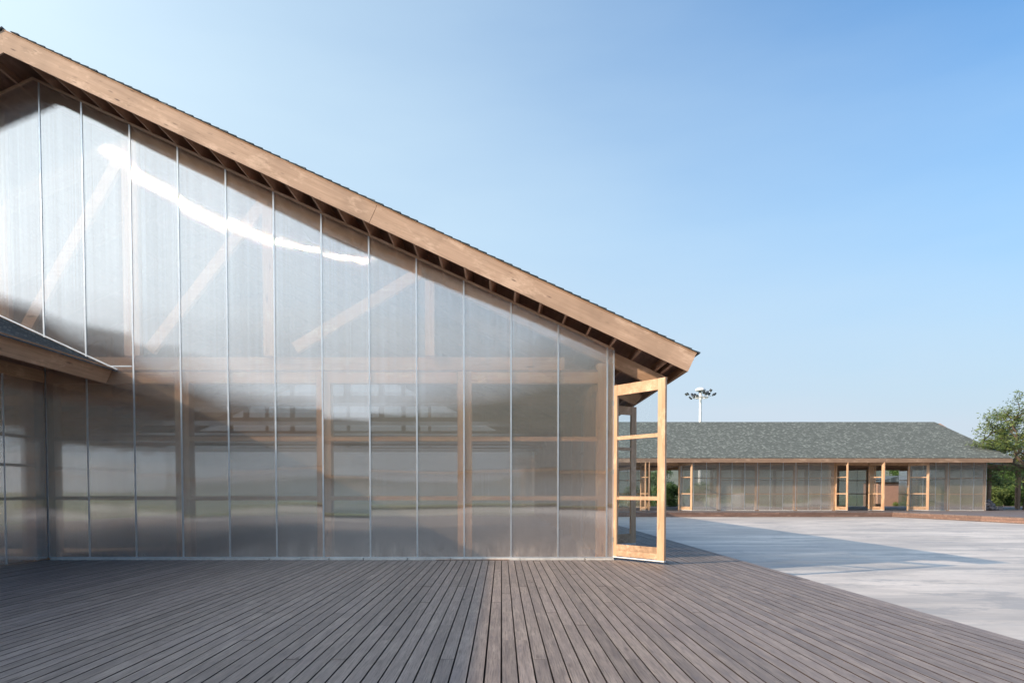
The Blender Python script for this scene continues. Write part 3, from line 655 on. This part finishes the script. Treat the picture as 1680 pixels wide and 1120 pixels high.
# ------------------------------------------------------------ open walkway on the right
Wk = empty('covered_walkway', (0, 0, 0), 'open timber walkway with square posts beside the long pavilion, at the right edge', 'walkway')
for i, xx in enumerate((41.75, 44.25, 46.8, 49.4)):
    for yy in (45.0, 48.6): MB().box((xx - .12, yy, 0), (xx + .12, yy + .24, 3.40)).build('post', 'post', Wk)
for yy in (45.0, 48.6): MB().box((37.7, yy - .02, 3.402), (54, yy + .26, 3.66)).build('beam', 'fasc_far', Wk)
MB().prism_yz([(44.2, 3.68), (47, 4.35), (49.8, 3.68), (49.8, 3.75), (47, 4.42), (44.2, 3.75)], 37.7, 54).build('shingle_roof', 'shingle', Wk)
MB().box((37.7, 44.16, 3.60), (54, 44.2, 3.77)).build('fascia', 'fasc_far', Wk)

# ------------------------------------------------------------ heap of stones on the far deck
def stone(sz, seed):
    bm = bmesh.new(); bmesh.ops.create_icosphere(bm, subdivisions=2, radius=1)
    for v in bm.verts:
        k = 1 + .45 * noise.noise(v.co * 1.3 + Vector((seed, 0, 0))); v.co = Vector((v.co.x * sz[0], v.co.y * sz[1], v.co.z * sz[2])) * k
    me = bpy.data.meshes.new('stone'); bm.to_mesh(me); bm.free(); me.materials.append(M['rock']); return me
where = ['at the bottom left of the heap', 'at the front of the heap', 'at the right foot of the heap', 'at the back of the heap', 'resting on the left of the heap', 'resting on the right of the heap', 'topmost of the heap', 'lying loose right of the heap']
for i, (dx, dy, dz) in enumerate([(-.38, 0, .17), (.0, -.15, .17), (.42, .02, .15), (.1, .35, .18), (-.2, .05, .44), (.2, .05, .42), (0, .1, .66), (.72, -.1, .12)]):
    o = bpy.data.objects.new('stone', stone((.27, .24, .19), i * 3.7)); C.objects.link(o); o.location = (38.7 + dx, 40.6 + dy, dz); o.rotation_euler = (0, 0, i * 1.3)
    tag(o, 'dark grey stone ' + where[i] + ' beside the long pavilion', 'stone', 'stones heaped on the far deck')

# ------------------------------------------------------------ things inside the far doorway
r = empty('bench', (28.6, 43.8, 0), 'low black bench standing inside the left open doorway of the long pavilion', 'bench')
MB().box((-.55, -.2, .22), (.35, .2, .30)).build('seat', 'black', r)
for xx in (-.5, .26): MB().box((xx, -.18, 0), (xx + .05, .18, .22)).build('leg', 'black', r)
r = empty('display_board', (28.0, 46.5, 0), 'pale blue white board on feet behind the bench in the long pavilion', 'board')
MB().box((-.9, 0, .30), (1.0, .04, 1.25)).build('panel', 'white', r)
for xx in (-.8, .85): MB().box((xx, -.15, 0), (xx + .05, .19, .30)).build('foot', 'alu', r)

# ------------------------------------------------------------ high mast floodlight
Lm = empty('floodlight_mast', (38.1, 120, -.4), 'tall white floodlight mast with a ring of dark lamps, beyond the long pavilion', 'floodlight mast')
MB().tube([(0, 0, 0), (0, 0, 21.3)], [.36, .22], 14).build('pole', 'white', Lm)
cap = MB(); cap.tube([(0, 0, 21.2), (0, 0, 21.32), (0, 0, 21.6), (0, 0, 21.78), (0, 0, 21.84)], [.95, 1.0, .85, .45, .1], 20); cap.build('cap', 'white', Lm)
rg = MB(); ring = [(1.35 * math.cos(t * math.pi / 12), 1.35 * math.sin(t * math.pi / 12), 19.9) for t in range(25)]; rg.tube(ring, .09, 6)
for t in range(6): rg.tube([(0, 0, 20.1), (1.35 * math.cos(t * math.pi / 3), 1.35 * math.sin(t * math.pi / 3), 19.9)], .05, 6)
rg.build('ring', 'white', Lm)
for t in range(10):
    a = t * math.pi / 5 + .15; rr = 2.75 if t % 5 in (0,) else 1.9; zz = 20.5 + (.35 if t % 2 else -.25) + (.35 * math.cos(a))
    arm = MB().tube([(1.2 * math.cos(a), 1.2 * math.sin(a), 19.95), (rr * math.cos(a), rr * math.sin(a), zz)], .05, 6).build('arm', 'white', Lm)
    d = Vector((math.cos(a), math.sin(a), -.75)).normalized(); sd = Vector((-math.sin(a), math.cos(a), 0)); up = d.cross(sd)
    for s_ in (-.36, .36):
        hd = MB().obox(Vector((rr * math.cos(a), rr * math.sin(a), zz)) + sd * s_, sd, up, d, (-.22, -.25, -.12), (.22, .25, .12)); h = hd.build('lamp_head', 'dark', Lm)
        MB().obox(Vector((rr * math.cos(a), rr * math.sin(a), zz)) + sd * s_, sd, up, d, (-.18, -.21, .121), (.18, .21, .14)).build('lens', 'lens', h)

# ------------------------------------------------------------ trees
def crown_mesh(name, blobs, nleaf, size, mat, seed=1, hole=.0):
    rnd = random.Random(seed); v = []; f = []
    tot = sum(bl[3] ** 2 for bl in blobs)
    for (cx, cy, cz, r, fl) in blobs:
        n = int(nleaf * r * r / tot)
        for _ in range(n):
            d = Vector((rnd.gauss(0, 1), rnd.gauss(0, 1), rnd.gauss(0, 1))).normalized()
            rad = r * (rnd.random() ** .45) * (1 + .35 * noise.noise(Vector((cx, cy, cz)) + d * 1.7))
            q = Vector((cx, cy, cz)) + Vector((d.x, d.y, d.z * fl)) * rad
            if noise.noise(q * 1.1 + Vector((seed, 0, 0))) < hole - .25: continue
            a = Vector((rnd.gauss(0, 1), rnd.gauss(0, 1), rnd.gauss(0, .8))).normalized(); b2 = a.orthogonal().normalized()
            b2 = (b2 * math.cos(rnd.random() * 6) + a.cross(b2) * math.sin(rnd.random() * 6)).normalized()
            s_ = size * rnd.uniform(.6, 1.3); k = len(v)
            v += [q - a * s_, q + b2 * s_ * .45, q + a * s_, q - b2 * s_ * .45]; f.append((k, k + 1, k + 2, k + 3))
    me = bpy.data.meshes.new(name); me.from_pydata([tuple(x) for x in v], [], f); me.materials.append(M[mat]); return me

def limb_set(mb, base, top, rnd, r0, n, spread):
    mb.tube([base, base + (top - base) * .5 + Vector((rnd.uniform(-.2, .2), rnd.uniform(-.2, .2), 0)), top], [r0, r0 * .75, r0 * .35], 8)

# the reaching tree at the right edge
rnd = random.Random(4)
T = empty('oak_tree', (43.2, 42.6, 0), 'spreading tree with thin olive leaves and dark limbs, right edge by the walkway', 'tree')
T.scale = (1.2, .85, .79)
tips = []; tr = MB(); br_ = MB()
tr.tube([(0, 0, 0), (.1, 0, 1.6), (-.15, .1, 3.2), (.1, 0, 4.4)], [.34, .28, .24, .2], 10)
def grow(p, d, L_, r, lev):
    pts = [p]; rad = [r]; q = p.copy(); dd = d.copy()
    for i in range(5):
        dd = (dd + Vector((rnd.uniform(-.4, .4), rnd.uniform(-.4, .4), rnd.uniform(-.25, .3)))).normalized(); q = q + dd * L_ / 5; pts.append(q.copy()); rad.append(r * (1 - .15 * (i + 1)))
    br_.tube(pts, rad, 6 if lev < 2 else 4)
    if lev >= 3: tips.extend(pts[2:]); return
    for k in range(2, 6):
        for _ in range(1 if lev == 0 else rnd.choice([1, 2])):
            nd = (dd + Vector((rnd.uniform(-1, 1), rnd.uniform(-1, 1), rnd.uniform(-.55, .75)))).normalized(); grow(pts[k], nd, L_ * .58, r * .5, lev + 1)
for d, L_ in (((-1, -.1, .55), 4.3), ((-.8, .3, 1.1), 4.2), ((-.2, -.4, 1.3), 3.8), ((.5, .4, 1.2), 4), ((1, -.1, .7), 4.2), ((-1, -.4, .4), 3.8), ((.2, 1, .7), 3.6)):
    grow(Vector((.0, 0, 4.2 if d[2] > .3 else 3.9)), Vector(d).normalized(), L_, .15, 0)
tr.build('trunk', 'bark', T); br_.build('limbs', 'bark', T)
v = []; f = []
for tp in tips:
    for _ in range(8 if rnd.random() > .10 else 0):
        q = tp + Vector((rnd.gauss(0, .22), rnd.gauss(0, .22), rnd.gauss(0, .17))); a = Vector((rnd.gauss(0, 1), rnd.gauss(0, 1), rnd.gauss(0, .8))).normalized(); b2 = a.orthogonal().normalized()
        s_ = rnd.uniform(.065, .135); k = len(v); v += [q - a * s_, q + b2 * s_ * .5, q + a * s_, q - b2 * s_ * .5]; f.append((k, k + 1, k + 2, k + 3))
me = bpy.data.meshes.new('crown'); me.from_pydata([tuple(x) for x in v], [], f); me.materials.append(M['leaf_a'])
o = bpy.data.objects.new('crown', me); C.objects.link(o); o.parent = T
print('oak leaves', len(f))

def make_tree(h, rw, mat, seed, nleaf, size):
    rn = random.Random(seed); blobs = []
    for k in range(13):
        a = rn.uniform(0, 6.28); q = rn.uniform(0, 1) ** .6 * rw * .75; zz = h * rn.uniform(.32, .88); sh = 1 - .5 * max(0, (zz / h - .55)) / .4
        blobs.append((q * math.cos(a) * sh, q * math.sin(a) * sh, zz, rw * rn.uniform(.3, .5), .8))
    cm = crown_mesh('crown', blobs, nleaf, size, mat, seed, .05)
    t = MB(); t.tube([(0, 0, 0), (.1, .05, h * .3), (-.05, 0, h * .75)], [h * .03, h * .022, h * .006], 8)
    for k in range(5):
        bl = blobs[k]; t.tube([(0, 0, h * .28), (bl[0] * .5, bl[1] * .5, bl[2] * .8), bl[:3]], [h * .014, h * .008, h * .003], 5)
    tm = bpy.data.meshes.new('trunk'); tm.from_pydata(t.v, [], t.f); tm.materials.append(M['bark'])
    return tm, cm
protos = {}
def tree(kind, x, y, s, rz, label, group, z=-.4, name='tree'):
    tm, cm = protos[kind]; e = empty(name, (x, y, z), label, 'tree' if name != 'bush' else 'bush', group, rz); e.scale = (s, s, s)
    for nm, me in (('trunk', tm), ('crown', cm)):
        o = bpy.data.objects.new(nm, me); C.objects.link(o); o.parent = e
    return e
protos['round'] = make_tree(6.5, 3.0, 'leaf_b', 11, 11000, .12)
protos['dark'] = make_tree(8.0, 2.8, 'leaf_c', 12, 11000, .12)
protos['pale'] = make_tree(6.0, 2.6, 'leaf_d', 13, 9000, .11)
def make_bush(h, rw, mat, seed, nleaf, size):
    rn = random.Random(seed); blobs = [(rn.uniform(-.6, .6) * rw, rn.uniform(-.6, .6) * rw, rn.uniform(.25, .75) * h, rw * rn.uniform(.35, .5), .9) for _ in range(9)]
    cm = crown_mesh('crown', blobs, nleaf, size, mat, seed); t = MB()
    for bl in blobs: t.tube([(bl[0] * .2, bl[1] * .2, 0), (bl[0] * .6, bl[1] * .6, bl[2] * .6), bl[:3]], [.05, .03, .01], 5)
    tm = bpy.data.meshes.new('stems'); tm.from_pydata(t.v, [], t.f); tm.materials.append(M['bark']); return tm, cm
protos['bush'] = make_bush(2.6, 1.7, 'leaf_b', 21, 6000, .09)
protos['bush_o'] = make_bush(2.4, 1.7, 'leaf_a', 22, 6000, .09)
GT = 'trees beyond the walkway'
for i, (x, y, s, kd, lab) in enumerate([
    (51.5, 60, .72, 'dark', 'dark green tree behind the second walkway post'), (56.5, 63, .8, 'round', 'bushy green tree at the far right edge behind the walkway'),
    (46.8, 64, .62, 'dark', 'dark blue green tree between the two walkway posts'), (61, 70, 1.05, 'pale', 'pale green tree farthest off at the right edge'),
    (49.5, 72, .85, 'round', 'green tree showing low over the walkway roof'), (55, 80, 1.05, 'dark', 'dark tree rising behind the walkway roof at the right edge'),
    (19.6, 73, .88, 'pale', 'pale feathery tree seen through the open bay left of the long pavilion doors')]):
    tree(kd, x, y, s, i * 1.1, lab, GT if i < 6 else None)
GB = 'bushes on the lawn behind the walkway'
labs = ['green bush just right of the heap of stones', 'olive bush between the two walkway posts', 'green bush left of the second walkway post', 'olive bush behind the second walkway post', 'green bush right of the second walkway post', 'olive bush at the far right edge behind the walkway']
for i, (x, y, k) in enumerate([(44.0, 58.5, 'bush'), (46.2, 58, 'bush_o'), (48.3, 58.6, 'bush'), (50.7, 58.2, 'bush_o'), (53, 58.4, 'bush'), (55.4, 58.6, 'bush_o')]):
    tree(k, x, y, 1.05, i * 1.7, labs[i], GB, name='bush')
tree('bush', 16.9, 56.0, 1.05, .4, 'leafy green bush seen through the open bay beside the near doors', None, name='bush')
tree('bush', 19.5, 57.2, 1.1, 2.4, 'green bush half hidden behind the left end of the long pavilion wall', None, name='bush')
tree('bush', 14.0, 57.5, 1.0, 3.9, 'green bush behind the near door leaf, beyond the long pavilion', None, name='bush')

# brick shed seen through the far glazed door
Bs = empty('brick_shed', (40, 60, 0), 'red brick shed glimpsed through the right doorway of the long pavilion', 'shed')
Bs.location = (0, 0, 0)
MB().box((40.2, 60, -.4), (44.5, 63, 2.5)).build('wall', 'brick', Bs)
MB().prism_xz([(39.9, 2.5), (44.8, 2.5), (42.35, 3.2)], 59.7, 63.3).build('roof', 'shingle_dark', Bs)
tree('bush_o', 41.6, 58.6, .35, 1.0, 'small low bush against the red brick shed', None, name='bush')

# ------------------------------------------------------------ hills
def hill(name, x0, x1, y, depth, hmax, seed, mat='hillm'):
    nx, ny = 70, 10; v = []; f = []
    for j in range(ny):
        for i in range(nx):
            u = i / (nx - 1); w_ = j / (ny - 1)
            h = hmax * math.sin(math.pi * w_) ** .8 * (.55 + .6 * noise.noise(Vector((u * 4 + seed, w_ * 1.5, 0))) + .12 * noise.noise(Vector((u * 25, w_ * 6, seed)))) * min(1, 6 * u, 6 * (1 - u))
            v.append((x0 + (x1 - x0) * u, y + depth * w_, -1 + max(0, h)))
    for j in range(ny - 1):
        for i in range(nx - 1): a = j * nx + i; f.append((a, a + 1, a + nx + 1, a + nx))
    return struct(MB().add(v, f).build(name, mat))
hill('hills', -300, 500, 420, 300, 26, 3)
hill('hills_south', -320, 420, -260, 120, 100, 8)
# the court's south side, which shows only as a reflection in the sheets
Bk = empty('south_pavilion', (0, 0, 0), 'low pavilion across the court, seen only mirrored in the near wall sheets', 'pavilion')
MB().box((-34, -62, 0), (30, -61.98, 3.7)).build('wall_sheet', 'kerb', Bk)
for k in range(20): MB().box((-34 + k * 3.3, -61.97, 0), (-33.7 + k * 3.3, -61.8, 3.7)).build('column', 'pine_z', Bk)
MB().prism_yz([(-60.4, 3.9), (-68, 7.6), (-76, 3.9), (-76, 4.0), (-68, 7.7), (-60.4, 4.0)], -36, 32).build('shingle_roof', 'shingle', Bk)
MB().box((-36, -60.5, 3.6), (32, -60.44, 3.93)).build('fascia', 'pine_x', Bk)
